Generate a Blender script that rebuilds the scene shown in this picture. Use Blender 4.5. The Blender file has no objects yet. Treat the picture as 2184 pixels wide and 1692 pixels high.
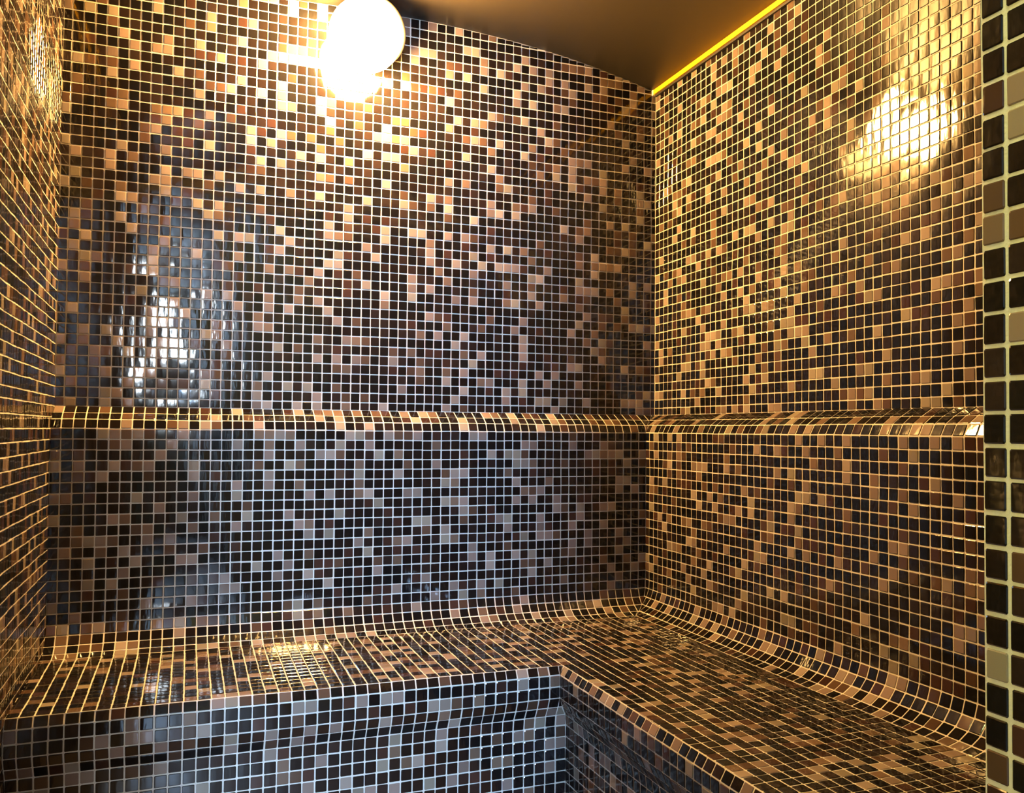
import bpy, bmesh, math
import numpy as np
from mathutils import Matrix, Vector

# ---------------------------------------------------------------- units
# One mosaic chip with its joint is P metres; the room is laid out in chips.
P = 0.025
SV = 1.0061            # chips are very slightly taller than wide
ZF = -38.5             # floor, in chips, measured from the ledge front edge
RNG = np.random.default_rng(7)
sc = bpy.context.scene
C = sc.collection

L = 2.47               # depth of the ledge above the backrest
XL, XR = 0.1, 62.0     # left wall, right backrest
XRU = XR + L           # right wall above the ledge
YB = L                 # back wall above the ledge
YF = -70.3             # inner face of the doorway wall
YFO = -78.0            # its outer face
DX0, DX1, DZ = 5.0, 34.72, 40.0
ZSPR, ZTOP = 41.3, 45.0


def W(a):
    """chips -> metres"""
    a = np.asarray(a, float)
    o = a * P
    o[..., 2] = (a[..., 2] - ZF) * SV * P
    return o


def noise3(p):
    """slow plaster unevenness of the hand-built walls, in chips"""
    x, y, z = p[..., 0], p[..., 1], p[..., 2]
    return (0.030 * np.sin(x * .31 + 1.3 * np.sin(z * .17) + .5) * np.cos(z * .27 + y * .19)
            + 0.020 * np.sin(x * .83 + z * .41 + y * .57) + 0.014 * np.sin(z * 1.07 - x * .37 + y * .9 + 2.1))


# ---------------------------------------------------------------- materials
def new_mat(name):
    m = bpy.data.materials.new(name)
    m.use_nodes = True
    nt = m.node_tree
    return m, nt, nt.nodes['Principled BSDF']


def simple(name, col, rough=.5, metal=0., bump=0., scale=60., vary=.0):
    m, nt, b = new_mat(name)
    b.inputs['Base Color'].default_value = (*col, 1)
    b.inputs['Roughness'].default_value = rough
    b.inputs['Metallic'].default_value = metal
    tc = nt.nodes.new('ShaderNodeTexCoord')
    nz = nt.nodes.new('ShaderNodeTexNoise')
    nz.inputs['Scale'].default_value = scale
    nz.inputs['Detail'].default_value = 5
    nt.links.new(tc.outputs['Object'], nz.inputs['Vector'])
    if vary:
        mx = nt.nodes.new('ShaderNodeMix'); mx.data_type = 'RGBA'
        mx.inputs[6].default_value = (*[c * (1 - vary) for c in col], 1)
        mx.inputs[7].default_value = (*[min(1, c * (1 + vary)) for c in col], 1)
        nt.links.new(nz.outputs['Fac'], mx.inputs[0])
        nt.links.new(mx.outputs[2], b.inputs['Base Color'])
    if bump:
        bp = nt.nodes.new('ShaderNodeBump')
        bp.inputs['Strength'].default_value = bump
        bp.inputs['Distance'].default_value = .002
        nt.links.new(nz.outputs['Fac'], bp.inputs['Height'])
        nt.links.new(bp.outputs['Normal'], b.inputs['Normal'])
    return m


def emitter(name, col, s):
    m, nt, b = new_mat(name)
    b.inputs['Base Color'].default_value = (.8, .8, .8, 1)
    b.inputs['Emission Color'].default_value = (*col, 1)
    b.inputs['Emission Strength'].default_value = s
    return m


def glass_chip_mat():
    m, nt, b = new_mat('mosaic_glass_chips')
    at = nt.nodes.new('ShaderNodeAttribute'); at.attribute_name = 'tone'
    cr = nt.nodes.new('ShaderNodeValToRGB')
    cr.color_ramp.interpolation = 'CONSTANT'
    stops = [(0.0, (.0040, .0036, .0040)), (.36, (.0065, .0044, .0042)), (.60, (.012, .0075, .0068)),
             (.735, (.028, .013, .010)), (.785, (.052, .029, .019)), (.83, (.092, .059, .041)),
             (.87, (.135, .098, .082)), (.93, (.165, .130, .108)), (.97, (.150, .126, .098))]
    el = cr.color_ramp.elements
    el[0].position, el[0].color = 0, (*stops[0][1], 1)
    el[1].position, el[1].color = stops[1][0], (*stops[1][1], 1)
    for p_, c_ in stops[2:]:
        e = el.new(p_); e.color = (*c_, 1)
    nt.links.new(at.outputs['Fac'], cr.inputs['Fac'])
    # each chip a touch lighter or darker than its neighbour of the same glass
    wn = nt.nodes.new('ShaderNodeTexWhiteNoise'); wn.noise_dimensions = '1D'
    mu = nt.nodes.new('ShaderNodeMath'); mu.operation = 'MULTIPLY'; mu.inputs[1].default_value = 9173.0
    nt.links.new(at.outputs['Fac'], mu.inputs[0]); nt.links.new(mu.outputs[0], wn.inputs['W'])
    mr = nt.nodes.new('ShaderNodeMapRange')
    mr.inputs['To Min'].default_value = .78; mr.inputs['To Max'].default_value = 1.25
    nt.links.new(wn.outputs['Value'], mr.inputs['Value'])
    vm = nt.nodes.new('ShaderNodeVectorMath'); vm.operation = 'SCALE'
    nt.links.new(cr.outputs['Color'], vm.inputs[0]); nt.links.new(mr.outputs[0], vm.inputs['Scale'])
    nt.links.new(vm.outputs[0], b.inputs['Base Color'])
    b.inputs['Roughness'].default_value = .075
    b.inputs['IOR'].default_value = 1.46
    tc = nt.nodes.new('ShaderNodeTexCoord')
    nz = nt.nodes.new('ShaderNodeTexNoise')
    nz.inputs['Scale'].default_value = 95
    nz.inputs['Detail'].default_value = 1.5
    mp = nt.nodes.new('ShaderNodeMapping'); mp.inputs['Scale'].default_value = (1, 1, .35)
    nt.links.new(tc.outputs['Object'], mp.inputs['Vector'])
    nt.links.new(mp.outputs['Vector'], nz.inputs['Vector'])
    bp = nt.nodes.new('ShaderNodeBump')
    bp.inputs['Strength'].default_value = .11
    bp.inputs['Distance'].default_value = .002
    nt.links.new(nz.outputs['Fac'], bp.inputs['Height'])
    nt.links.new(bp.outputs['Normal'], b.inputs['Normal'])
    return m


M_TILE = glass_chip_mat()
M_GROUT = simple('cream_grout', (.43, .405, .36), .75, bump=.35, scale=420, vary=.10)
M_CEIL = simple('dark_brown_ceiling_plaster', (.016, .0105, .0035), .5, bump=.15, scale=25, vary=.12)
M_GOLD = simple('gold_trim', (.92, .52, .02), .34, .25, bump=.05, scale=40)
M_DARK = simple('dark_joint', (.02, .015, .012), .6)
M_WHITE = simple('white_cap', (.75, .70, .62), .4)
M_STONE = simple('floor_stone', (.16, .13, .11), .45, bump=.2, scale=50, vary=.2)
M_PLASTER = simple('hall_plaster', (.15, .145, .12), .8, bump=.15, scale=40, vary=.05)
M_HALLFLOOR = simple('hall_floor', (.16, .15, .15), .5, bump=.1, scale=30, vary=.15)
M_METAL = simple('brushed_metal', (.55, .50, .42), .35, 1.)
M_FRAME = simple('window_frame_paint', (.7, .72, .72), .4)
M_LAMP = emitter('lit_lamp_glass', (1.0, .54, .15), 1020)
M_PANE = emitter('daylit_pane_dim', (.78, .90, 1.0), 130)
M_PANE_BRIGHT = emitter('daylit_pane_bright', (.38, .63, 1.0), 690)  # pane halves given unequal glow to shape the cool band on the backrest
M_FILL_TOP = emitter('fill_glow_top', (.92, 1.0, .36), 110)
M_FILL_SIDE = emitter('fill_glow_side', (1.0, .80, .07), 120)


# ---------------------------------------------------------------- helpers
def link(name, me, parent=None, **props):
    o = bpy.data.objects.new(name, me)
    C.objects.link(o)
    if parent is not None:
        o.parent = parent
    for k, v in props.items():
        o[k] = v
    return o


def mesh(name, v, f, mats, mi=None, smooth=None):
    me = bpy.data.meshes.new(name)
    me.from_pydata([tuple(x) for x in v], [], f)
    for m in mats:
        me.materials.append(m)
    if mi is not None:
        me.polygons.foreach_set('material_index', np.asarray(mi, np.int32))
    if smooth is not None:
        me.polygons.foreach_set('use_smooth', np.asarray(smooth, bool))
    me.update()
    return me


CUSH_U, CUSH_V = .036, .012


class Builder:
    """collects mosaic chips, grout and plain boxes into one mesh"""

    def __init__(self):
        self.v, self.f, self.mi, self.tone, self.sm, self.cn = [], [], [], [], [], []
        self.n = 0

    def add(self, verts, faces, mi, tone=0., smooth=False):
        b = self.n
        self.v.append(np.asarray(verts, float)); self.n += len(verts)
        for q in faces:
            self.f.append([b + i for i in q]); self.cn.append(None); self.mi.append(mi); self.tone.append(tone); self.sm.append(smooth)

    def box(self, lo, hi, mi):
        x0, y0, z0 = lo; x1, y1, z1 = hi
        v = [(x, y, z) for z in (z0, z1) for y in (y0, y1) for x in (x0, x1)]
        self.add(v, [(0, 2, 3, 1), (4, 5, 7, 6), (0, 1, 5, 4), (2, 6, 7, 3), (0, 4, 6, 2), (1, 3, 7, 5)], mi)

    def mosaic(self, S, U, V, umin=None, umax=None, flip=False, mt=0, mg=1, gap=.105, hole=None):
        """S(u,v)->(...,3) chip space; U,V joint positions; umin/umax(v) clip cells"""
        U = np.asarray(U, float); V = np.asarray(V, float)
        sgn = -1. if flip else 1.
        oct_ = []
        c = .055
        for a, b_ in ((c, 0), (1 - c, 0), (1, c), (1, 1 - c), (1 - c, 1), (c, 1), (0, 1 - c), (0, c)):
            oct_.append((a, b_))
        oct_ = np.array(oct_)
        ringf = [[8 + i, 8 + (i + 1) % 8, 16 + (i + 1) % 8, 16 + i] for i in range(8)]
        sidef = [[i, (i + 1) % 8, 8 + (i + 1) % 8, 8 + i] for i in range(8)]
        top = [list(range(16, 24))]
        if flip:
            ringf = [q[::-1] for q in ringf]; sidef = [q[::-1] for q in sidef]; top = [top[0][::-1]]
        for j in range(len(V) - 1):
            v0, v1 = V[j], V[j + 1]
            if v1 - v0 < .05:
                continue
            a0, a1 = (umin(v0), umin(v1)) if umin else (-1e9, -1e9)
            b0, b1 = (umax(v0), umax(v1)) if umax else (1e9, 1e9)
            for i in range(len(U) - 1):
                u0, u1 = U[i], U[i + 1]
                if hole and hole((u0 + u1) / 2, (v0 + v1) / 2):
                    continue
                p0, q0 = max(u0, a0), min(u1, b0)
                p1, q1 = max(u0, a1), min(u1, b1)
                w0, w1 = q0 - p0, q1 - p1
                if w0 <= 1e-4 and w1 <= 1e-4:
                    continue
                if w0 < 0: p0 = q0 = (min(max(u0, a0), b0) if abs(p0 - u0) > 1e-6 else p0)
                if w1 < 0: p1 = q1 = (min(max(u0, a1), b1) if abs(p1 - u0) > 1e-6 else p1)
                p0, q0 = min(max(p0, u0), u1), min(max(q0, u0), u1)
                p1, q1 = min(max(p1, u0), u1), min(max(q1, u0), u1)
                g = S(np.array([p0, q0, q1, p1]), np.array([v0, v0, v1, v1]))
                self.add(g, [(3, 2, 1, 0)] if flip else [(0, 1, 2, 3)], mg)
                w0, w1 = max(q0 - p0, 0), max(q1 - p1, 0)
                if max(w0, w1) < .30 or (v1 - v0) < .22:
                    continue
                h = gap / 2
                jx, jy = RNG.normal(0, .011, 2)
                jx = np.clip(jx, -.03, .03); jy = np.clip(jy, -.03, .03)
                def ins(p, q):
                    if q - p > .22:
                        return p + h, q - h
                    m_ = (p + q) / 2; return m_ - .03, m_ + .03
                (pp0, qq0), (pp1, qq1) = ins(p0, q0), ins(p1, q1)
                uu = np.array([pp0, qq0, qq1, pp1]) + jx
                vv = np.array([v0 + h, v0 + h, v1 - h, v1 - h]) + jy
                K = S(uu, vv)
                n = np.cross(K[1] - K[0], K[3] - K[0]) + np.cross(K[2] - K[1], K[3] - K[2])
                n = sgn * n / (np.linalg.norm(n) + 1e-9)
                s, t = oct_[:, 0:1], oct_[:, 1:2]
                def bil(s, t):
                    return (K[0] * (1 - s) * (1 - t) + K[1] * s * (1 - t) + K[2] * s * t + K[3] * (1 - s) * t)
                out = bil(s, t)
                e = .045
                inn = bil(e + s * (1 - 2 * e), e + t * (1 - 2 * e))
                tx, ty = RNG.normal(0, .006, 2)
                th = .050 + RNG.normal(0, .006)
                hs = (th + tx * (s - .5) + ty * (t - .5)) * n
                b0_ = out - n * .03
                r1 = out + hs - n * .025
                r2 = inn + hs
                vs = np.vstack([b0_, r1, r2])
                tone = float(RNG.random())
                self.add(vs, sidef, mt, tone, False)
                self.n -= 24; self.v.pop()
                self.add(vs, ringf + top, mt, tone, False)
                # the glass face is very slightly cushioned: its normals fan out from the middle
                eu = K[1] - K[0]; eu = eu / (np.linalg.norm(eu) + 1e-9)
                ev = K[3] - K[0]; ev = ev / (np.linalg.norm(ev) + 1e-9)
                ca, cb = CUSH_U * (1 + RNG.normal(0, .25)), CUSH_V * (1 + RNG.normal(0, .4))
                nn = n + ca * (s - .5) * eu + cb * (t - .5) * ev - tx * eu - ty * ev
                nn /= np.linalg.norm(nn, axis=1, keepdims=True)
                self.cn[-1] = nn[[q - 16 for q in top[0]]]

    def build(self, name, mats, parent=None, **props):
        v = W(np.vstack(self.v))
        me = mesh(name, v, self.f, mats, self.mi, self.sm)
        if any(c is not None for c in self.cn):
            me.update()
            pn = np.empty(len(me.polygons) * 3, np.float32); me.polygons.foreach_get('normal', pn)
            pn = pn.reshape(-1, 3)
            out = []
            for k, q in enumerate(self.f):
                c_ = self.cn[k]
                if c_ is None:
                    out.append(np.repeat(pn[k][None], len(q), 0))
                else:
                    out.append(c_)
            me.normals_split_custom_set(np.vstack(out).tolist())
        a = me.attributes.new('tone', 'FLOAT', 'FACE')
        a.data.foreach_set('value', np.asarray(self.tone, np.float32))
        return link(name, me, parent, **props)


MOS = [M_TILE, M_GROUT]


def wob(p, n):
    return p + noise3(p)[..., None] * np.asarray(n, float)


def lines(a, b, start, step=1.0):
    """joints from a to b, passing through start"""
    k0 = math.floor((a - start) / step)
    o = [a]
    x = start + (k0 + 1) * step
    while x < b - 1e-6:
        if x - a > .02:
            o.append(x)
        x += step
    o.append(b)
    return o


# ---------------------------------------------------------------- bench profile
# (o, z): o = distance into the room from the backrest plane
ZC = -17.45
RC = 3.0
ZS = ZC - RC
prof = [(-L, 2.1), (-1.31, 1.46), (-.45, .86), (0, 0), (0, ZC)]
for k in range(1, 17):
    a = k / 16 * math.pi / 2
    prof.append((RC - RC * math.cos(a), ZC - RC * math.sin(a)))
prof += [(18.62, -20.53), (19.05, -21.25), (19.05, -23.05), (18.95, -23.6), (18.15, -24.95), (18.0, -25.6), (18.0, ZF)]
prof = np.array(prof)
seg = np.hypot(*np.diff(prof, axis=0).T)
arc = np.concatenate([[0], np.cumsum(seg)])


def at(s):
    s = np.asarray(s, float)
    return np.interp(s, arc, prof[:, 0]), np.interp(s, arc, prof[:, 1])


def off(s):
    return float(np.interp(s, arc, prof[:, 0]))


A_LEDGE = arc[3]                     # front edge of the ledge
A_COVE0 = arc[4]
A_SEAT0 = arc[20]                    # cove meets the seat
A_SEAT1 = arc[21]                    # front edge of the seat
A_LIP = arc[22]
A_END = arc[-1]
VL = [arc[0], arc[1], arc[2], arc[3]]
nrow = round(A_SEAT1 - A_LEDGE)
stepr = (A_SEAT1 - A_LEDGE) / nrow
VB = [A_LEDGE + i * stepr for i in range(nrow + 1)]
VFACE = [A_SEAT1, A_LIP] + [A_LIP + i for i in range(1, int(A_END - A_LIP) + 1)] + [A_END]
jc = min(range(len(VB)), key=lambda i: abs(VB[i] - A_SEAT0))     # joint nearest the foot of the cove
VBACK, VSEAT = VB[:jc + 1], VB[jc:]


def S_back(u, v):
    o, z = at(v)
    p = np.stack([u, -o, z], -1)
    return p + noise3(p)[..., None] * np.array([0, -1, .5])


def S_right(u, v):
    o, z = at(v)
    p = np.stack([XR - o, -u, z], -1)
    return p + noise3(p)[..., None] * np.array([-1, 0, .5])


UB = [XL] + [i + .38 * max(0., 1 - abs(i - 43) / 13) for i in range(1, 62)] + [62.]
UR = [-L] + [m - .15 for m in range(-2, 71) if m - .15 > -L + .05] + [-YF]
mitre_b = lambda v: XR - off(v)
mitre_r = lambda v: off(v)
seat_hi = XR - off(VB[jc])
seat_lo = off(A_SEAT1)

bench = bpy.data.objects.new('mosaic_bench', None)
C.objects.link(bench)
bench.location = W([31, 0, ZF])
bench['label'] = 'built-in L-shaped mosaic tiled steam room bench with curved backrest and sloping ledge'
bench['category'] = 'bench'


def child(b, name, **props):
    o = b.build(name, MOS, bench, **props)
    o.matrix_parent_inverse = Matrix.Translation(-bench.location)
    return o


b = Builder(); b.mosaic(S_back, UB + [63., 64., XRU], VL, umax=mitre_b, flip=True)
child(b, 'ledge', label='sloping ledge along the back wall, lit orange by the lamp')
b = Builder(); b.mosaic(S_right, UR, VL, umin=mitre_r, flip=True)
child(b, 'ledge', label='sloping ledge along the right wall')
b = Builder(); b.mosaic(S_back, UB, VBACK, umax=mitre_b, flip=True)
child(b, 'backrest', label='backrest on the back wall, in cool bluish light')
b = Builder(); b.mosaic(S_right, UR, VBACK, umin=mitre_r, flip=True)
child(b, 'backrest', label='backrest on the right wall, curving into the seat')
b = Builder()
so = [off(v) for v in VSEAT]


def S_seat(x, y):
    d = np.clip((np.minimum(XR - x, -y) - 3) / 15.6, 0, 1)
    p = np.stack([x, y, ZS - .08 * d], -1)
    return p + noise3(p)[..., None] * np.array([0, 0, .5])


sx = [u for u in UB if u < XR - so[-1] - .3] + [XR - so[-1]] + [u for u in UB if XR - so[-1] + .3 < u < seat_hi - .3] + [seat_hi]
sy = [-o_ for o_ in so]
while sy[-1] - stepr > YF:
    sy.append(sy[-1] - stepr)
sy = [YF] + sy[::-1]
b.mosaic(S_seat, sx, sy, hole=lambda x, y: x < XR - so[-1] and y < -so[-1])
child(b, 'seat')
b = Builder(); b.mosaic(S_back, [XL, .96] + [.96 + i for i in range(1, 45)], VFACE, umax=mitre_b, flip=True)
child(b, 'front_panel', label='front panel under the back seat')
b = Builder(); b.mosaic(S_right, UR, VFACE, umin=mitre_r, flip=True)
child(b, 'front_panel', label='front panel under the right seat, darker')

# ---------------------------------------------------------------- room shell
z_up = [L * 0 + 2.1] + [2.1 + .85 + i for i in range(0, 45)]


def arch(x):
    t = (x - (XL + XRU) / 2) / ((XRU - XL) / 2)
    return ZSPR + (ZTOP - ZSPR) * (1 - abs(t) ** 2.3)


# back wall above the ledge, up under the arch
def S_bw(u, v):
    p = np.stack([u, np.full_like(u, YB), v], -1)
    return wob(p, (0, -1, 0))


b = Builder()
UW = [XL] + [.9 + i for i in range(0, 64)] + [XRU]
for i in range(len(UW) - 1):
    u0, u1 = UW[i], UW[i + 1]
    top = min(arch(u0), arch(u1))
    b.mosaic(S_bw, [u0, u1], [z for z in z_up if z < top - .1] + [top], flip=False)
b.box((XL - 4, YB + .2, ZF), (XRU + 4, YB + 5, 50), 1)
b.build('wall_back', MOS, kind='structure')


def S_rw(u, v):
    p = np.stack([np.full_like(u, XRU), -u, v], -1)
    return wob(p, (-1, 0, 0))


b = Builder()
b.mosaic(S_rw, [-L] + [-L + .12 + i for i in range(0, 73)] + [-YF], [z for z in z_up if z < 40.7] + [40.75], flip=False)
b.box((XRU + .2, YFO, ZF), (XRU + 4, YB + .2, 50), 1)
b.build('wall_right', MOS, kind='structure')


def S_lw(u, v):
    p = np.stack([np.full_like(u, XL), u, v], -1)
    return wob(p, (1, 0, 0))


b = Builder()
zl = [-38.5] + [float(-k) for k in range(38, 0, -1)] + [0, 1.05] + [z for z in z_up if z < 40.7] + [40.75]
b.mosaic(S_lw, lines(YF, YB, YB), zl, flip=False)
b.box((XL - 4, YFO, ZF), (XL - .2, YB + .2, 50), 1)
b.build('wall_left', MOS, kind='structure')


# doorway wall: inner face and the reveal beside the camera
def S_fw(u, v):
    return wob(np.stack([-u, np.full_like(u, YF), v], -1), (0, 1, 0))


zf = [-38.5] + [float(-k) for k in range(38, 0, -1)] + [float(k) for k in range(0, 41)]
b = Builder()
b.mosaic(S_fw, lines(-XR - L, -DX1, -DX1), zf)
b.mosaic(S_fw, lines(-DX0, -XL, -DX0), zf)
# reveals of the doorway
zj = sorted([8.84 - 1.0036 * k for k in range(-31, 48)])
zj = [ZF] + [z for z in zj if ZF + .1 < z < DZ - .1] + [DZ]


def S_rev(u, v):
    return np.stack([np.full_like(u, DX1), -u, v], -1)


def S_rev2(u, v):
    return np.stack([np.full_like(u, DX0), u, v], -1)


ur = [-YF, -YF + .87] + [-YF + .87 + i for i in range(1, 8)]
ur = [x for x in ur if x < -YFO - .1] + [-YFO]
b.mosaic(S_rev, ur, zj, gap=.13)
b.mosaic(S_rev2, [-x for x in ur[::-1]], zj, gap=.13)
b.box((DX1 + .1, YFO, ZF), (XRU, YF - .2, 50), 1)
b.box((XL, YFO, ZF), (DX0 - .1, YF - .2, 50), 1)
b.box((DX0 - .1, YFO, DZ), (DX1 + .1, YF - .01, 50), 1)
b.build('wall_front', MOS, kind='structure')

# vaulted ceiling
n = 48
xs = [XL + (XRU - XL) * i / n for i in range(n + 1)]
v, f = [], []
for x in xs:
    for y in (YB, YF):
        v.append((x, y, arch(x)))
for x in xs:
    for y in (YB, YF):
        v.append((x, y, 49.5))
m0 = 2 * (n + 1)
for i in range(n):
    a = 2 * i
    f.append((a, a + 1, a + 3, a + 2))
    f.append((m0 + a, m0 + a + 2, m0 + a + 3, m0 + a + 1))
    f.append((a, a + 2, m0 + a + 2, m0 + a)); f.append((a + 1, m0 + a + 1, m0 + a + 3, a + 3))
f.append((0, m0, m0 + 1, 1)); f.append((2 * n, 2 * n + 1, m0 + 2 * n + 1, m0 + 2 * n))
me = mesh('ceiling', W(np.array(v)), f, [M_CEIL], smooth=[i % 4 == 0 and i < 4 * n for i in range(len(f))])
link('ceiling', me, kind='structure')


# gold strips along the springing of the vault
def strip(name, x_wall, s):
    b = Builder()
    x0, x1 = sorted((x_wall, x_wall - s * .50))
    # L-section: a broad face, a thin lip on top and a dark joint beneath
    b.box((x0, YF, 40.86), (x1, YB - .35, 41.62), 0)
    xa, xb = sorted((x_wall, x_wall - s * .62))
    b.box((xa, YF, 41.62), (xb, YB - .35, 41.76), 0)
    xa, xb = sorted((x_wall, x_wall - s * .30))
    b.box((xa, YF, 40.62), (xb, YB - .3, 40.86), 1)
    xa, xb = sorted((x_wall, x_wall - s * .56))
    b.box((xa, YB - .35, 40.80), (xb, YB - .02, 41.66), 2)
    b.build(name, [M_GOLD, M_DARK, M_WHITE], kind='structure')


strip('trim_1', XRU, 1)
strip('trim_2', XL, -1)

# floor
b = Builder(); b.box((XL - 4, YFO, ZF - 3), (XRU + 4, YB + 5, ZF), 0)
b.build('floor', [M_STONE], kind='structure')


# ---------------------------------------------------------------- wall lamp
def lathe(name, prof_, mat, parent=None, seg_=48, smooth=True):
    v, f = [], []
    for r_, h_ in prof_:
        for k in range(seg_):
            a_ = 2 * math.pi * k / seg_
            v.append((r_ * math.cos(a_) * P, -h_ * P, r_ * math.sin(a_) * P))
    for i in range(len(prof_) - 1):
        for k in range(seg_):
            k2 = (k + 1) % seg_
            f.append((i * seg_ + k, i * seg_ + k2, (i + 1) * seg_ + k2, (i + 1) * seg_ + k))
    me = bpy.data.meshes.new(name); me.from_pydata(v, [], f); me.materials.append(mat)
    bm = bmesh.new(); bm.from_mesh(me); bmesh.ops.remove_doubles(bm, verts=bm.verts, dist=1e-6)
    bmesh.ops.recalc_face_normals(bm, faces=bm.faces); bm.to_mesh(me); bm.free()
    me.polygons.foreach_set('use_smooth', [smooth] * len(me.polygons))
    me.update()
    return link(name, me, parent)


lamp = bpy.data.objects.new('wall_lamp', None); C.objects.link(lamp)
LN = Vector((-.50, -.66, -.56)).normalized()          # looks down-left, tilt added so the base shades the right side
LC = [29.2, -.35, 41.5]
LR = 3.45
lamp.location = W(LC)
lamp['label'] = 'glowing round globe lamp high on the back wall under the vaulted ceiling'
lamp['category'] = 'lamp'
lamp.rotation_euler = Vector((0, -1, 0)).rotation_difference(LN).to_euler()
lathe('base', [(0, -1.0), (2.0, -1.0), (2.6, -.85), (LR, -.45), (LR + .12, -.2), (LR + .12, .12), (LR - .1, .2), (0, .2)], M_METAL, lamp)
GR = 3.7
t0_ = math.asin(3.2 / GR)
dome = [(max(GR * math.sin(t0_ + (math.pi - t0_) * a / 20), 0), .15 + GR * math.cos(t0_) - GR * math.cos(t0_ + (math.pi - t0_) * a / 20)) for a in range(21)]
lathe('glass_globe', dome, M_LAMP, lamp)
bm = bmesh.new()
bmesh.ops.create_cone(bm, segments=20, radius1=.8 * P, radius2=.8 * P, depth=2.6 * P, cap_ends=True)
me = bpy.data.meshes.new('bracket'); bm.to_mesh(me); bm.free(); me.materials.append(M_METAL)
o = link('bracket', me, lamp)
back = Vector((LC[0], YB - .05, LC[2] + 1.0)) - Vector(LC)
a0 = -LN * .8; mid = (a0 + back) / 2; dr = (back - a0)
me.transform(Matrix.Diagonal((1, 1, dr.length / 2.6, 1)))
Q = (Matrix.Translation(mid * P) @ dr.to_track_quat('Z', 'Y').to_matrix().to_4x4())
o.matrix_local = lamp.rotation_euler.to_matrix().to_4x4().inverted() @ Q

# ---------------------------------------------------------------- hall behind the camera
HX0, HX1, HY0, HZ = -34.0, 62.0, -200.0, 50.0
b = Builder(); b.box((HX0 - 4, HY0 - 6, ZF - 3), (HX1 + 4, YFO, ZF), 0)
b.build('floor_hall', [M_HALLFLOOR], kind='structure')
b = Builder(); b.box((HX0 - 4, HY0 - 6, HZ), (HX1 + 4, YFO, HZ + 3), 0)
b.build('ceiling_hall', [M_PLASTER], kind='structure')
b = Builder(); b.box((HX0 - 4, HY0 - 6, ZF), (HX0, YFO, HZ), 0)
b.build('wall_hall_left', [M_PLASTER], kind='structure')
b = Builder(); b.box((HX1, -100, ZF), (HX1 + 4, YFO, HZ), 0); b.box((20, HY0 - 6, ZF), (HX1 + 4, -100, HZ), 0)  # second box is added to keep window light off the door jamb
b.build('wall_hall_right_blocker', [M_PLASTER], kind='structure')
WX0, WX1, WZ0, WZ1 = -19.0, 11.0, 14.0, 44.0
b = Builder()
for lo, hi in (((HX0, HY0 - 6, ZF), (WX0, HY0, HZ)), ((WX1, HY0 - 6, ZF), (20, HY0, HZ)),
               ((WX0, HY0 - 6, ZF), (WX1, HY0, WZ0)), ((WX0, HY0 - 6, WZ1), (WX1, HY0, HZ))):
    b.box(lo, hi, 0)
b.build('wall_hall_far', [M_PLASTER], kind='structure')
b = Builder(); b.box((HX0 - 4, YFO, ZF), (XL - 4, YFO + 4, HZ), 0)
b.build('wall_hall_near', [M_PLASTER], kind='structure')
win = bpy.data.objects.new('window_1', None); C.objects.link(win)
win.location = W([(WX0 + WX1) / 2, HY0 - 3, WZ0]); win['kind'] = 'structure'
b = Builder()
b.box((WX0, HY0 - 4, WZ0), (WX1, HY0 - 2, WZ0 + 1), 0); b.box((WX0, HY0 - 4, WZ1 - 1), (WX1, HY0 - 2, WZ1), 0)
for x in (WX0, -3., WX1 - 1):
    b.box((x, HY0 - 4, WZ0), (x + 1, HY0 - 2, WZ1), 0)
o = b.build('window_frame', [M_FRAME], win); o.matrix_parent_inverse = Matrix.Translation(-win.location)
b = Builder(); b.box((WX0 + .5, HY0 - 3.6, WZ0 + .5), (-2.5, HY0 - 3.2, WZ1 - .5), 0)
o = b.build('pane', [M_PANE_BRIGHT], win); o.matrix_parent_inverse = Matrix.Translation(-win.location)
b = Builder(); b.box((-2.5, HY0 - 3.6, WZ0 + .5), (WX1 - .5, HY0 - 3.2, WZ1 - .5), 0)
o = b.build('pane', [M_PANE], win); o.matrix_parent_inverse = Matrix.Translation(-win.location)



def fill_box(name, label, lo, hi, axis, mat):
    e = bpy.data.objects.new(name, None); C.objects.link(e)
    lo = np.array(lo, float); hi = np.array(hi, float)
    e.location = W(lo); e['label'] = label; e['category'] = 'lamp'
    t = [k for k in range(3) if k != axis]
    fr = Builder()
    for k in t:
        for side in (0, 1):
            a, c = lo.copy(), hi.copy()
            if side: a[k] = hi[k] - .8
            else: c[k] = lo[k] + .8
            fr.box(tuple(a), tuple(c), 0)
    o = fr.build('frame', [M_FRAME], e); o.matrix_parent_inverse = Matrix.Translation(-e.location)
    a, c = lo + .0, hi - .0
    for k in t:
        a[k] += .8; c[k] -= .8
    a[axis] += .15; c[axis] -= .15
    df = Builder(); df.box(tuple(a), tuple(c), 0)
    o = df.build('fill_face', [mat], e); o.matrix_parent_inverse = Matrix.Translation(-e.location)


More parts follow.
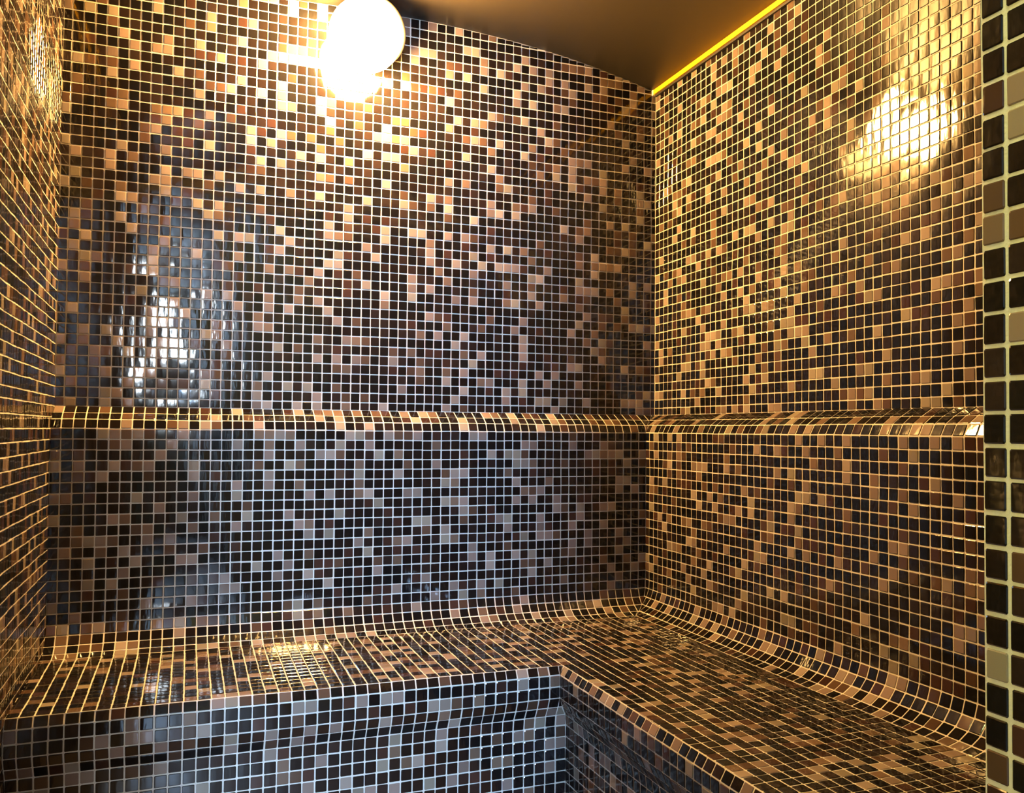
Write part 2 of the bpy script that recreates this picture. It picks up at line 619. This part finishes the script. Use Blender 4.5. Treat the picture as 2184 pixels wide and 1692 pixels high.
fill_box('added_fill_overhead', 'added glowing fill panel overhead just outside the doorway, behind the viewer',
          (5, -85, HZ - 1), (33, -79.5, HZ), 2, M_FILL_TOP)  # added fill, gives the lower bench front its greenish light
fill_box('added_fill_side', 'added yellowish fill panel in the hall, left of the doorway outside',
          (HX0, -93, 2), (HX0 + 1, -80, 20), 0, M_FILL_SIDE)  # added fill, throws yellow light onto the door jamb

# ---------------------------------------------------------------- camera
f_px, yaw, pit, rol = 1859.04, .3663, .0285, .0085
r = np.array([math.cos(yaw), -math.sin(yaw), 0]); fw0 = np.array([math.sin(yaw), math.cos(yaw), 0]); u0 = np.array([0, 0, 1.])
fw = fw0 * math.cos(pit) + u0 * math.sin(pit); u = u0 * math.cos(pit) - fw0 * math.sin(pit)
r2 = r * math.cos(rol) + u * math.sin(rol); u2 = u * math.cos(rol) - r * math.sin(rol)
cam = bpy.data.cameras.new('camera'); co = bpy.data.objects.new('camera', cam); C.objects.link(co)
M = Matrix(((r2[0], u2[0], -fw[0], 0), (r2[1], u2[1], -fw[1], 0), (r2[2], u2[2], -fw[2], 0), (0, 0, 0, 1)))
cp = np.array([11.987 * P, -90.192 * P, (.1568 - ZF * SV) * P])
M.translation = Vector(cp)
co.matrix_world = M
cam.sensor_width = 36; cam.lens = 36 * f_px / 2184
cam.shift_x = -(1116.74 - 1092) / 2184
cam.shift_y = (865.63 - 846) / 2184
cam.clip_start = .02; cam.clip_end = 50
sc.camera = co

# ---------------------------------------------------------------- world and view
w = bpy.data.worlds.new('world'); sc.world = w; w.use_nodes = True
w.node_tree.nodes['Background'].inputs['Color'].default_value = (.5, .6, .8, 1)
w.node_tree.nodes['Background'].inputs['Strength'].default_value = .3
sc.view_settings.view_transform = 'Standard'
sc.view_settings.look = 'None'
sc.view_settings.exposure = 0
sc.view_settings.gamma = 1
sc.view_settings.use_curve_mapping = False
sc.cycles.use_denoising = True
sc.cycles.max_bounces = 6
sc.cycles.diffuse_bounces = 4
sc.cycles.glossy_bounces = 4
sc.cycles.sample_clamp_indirect = 8
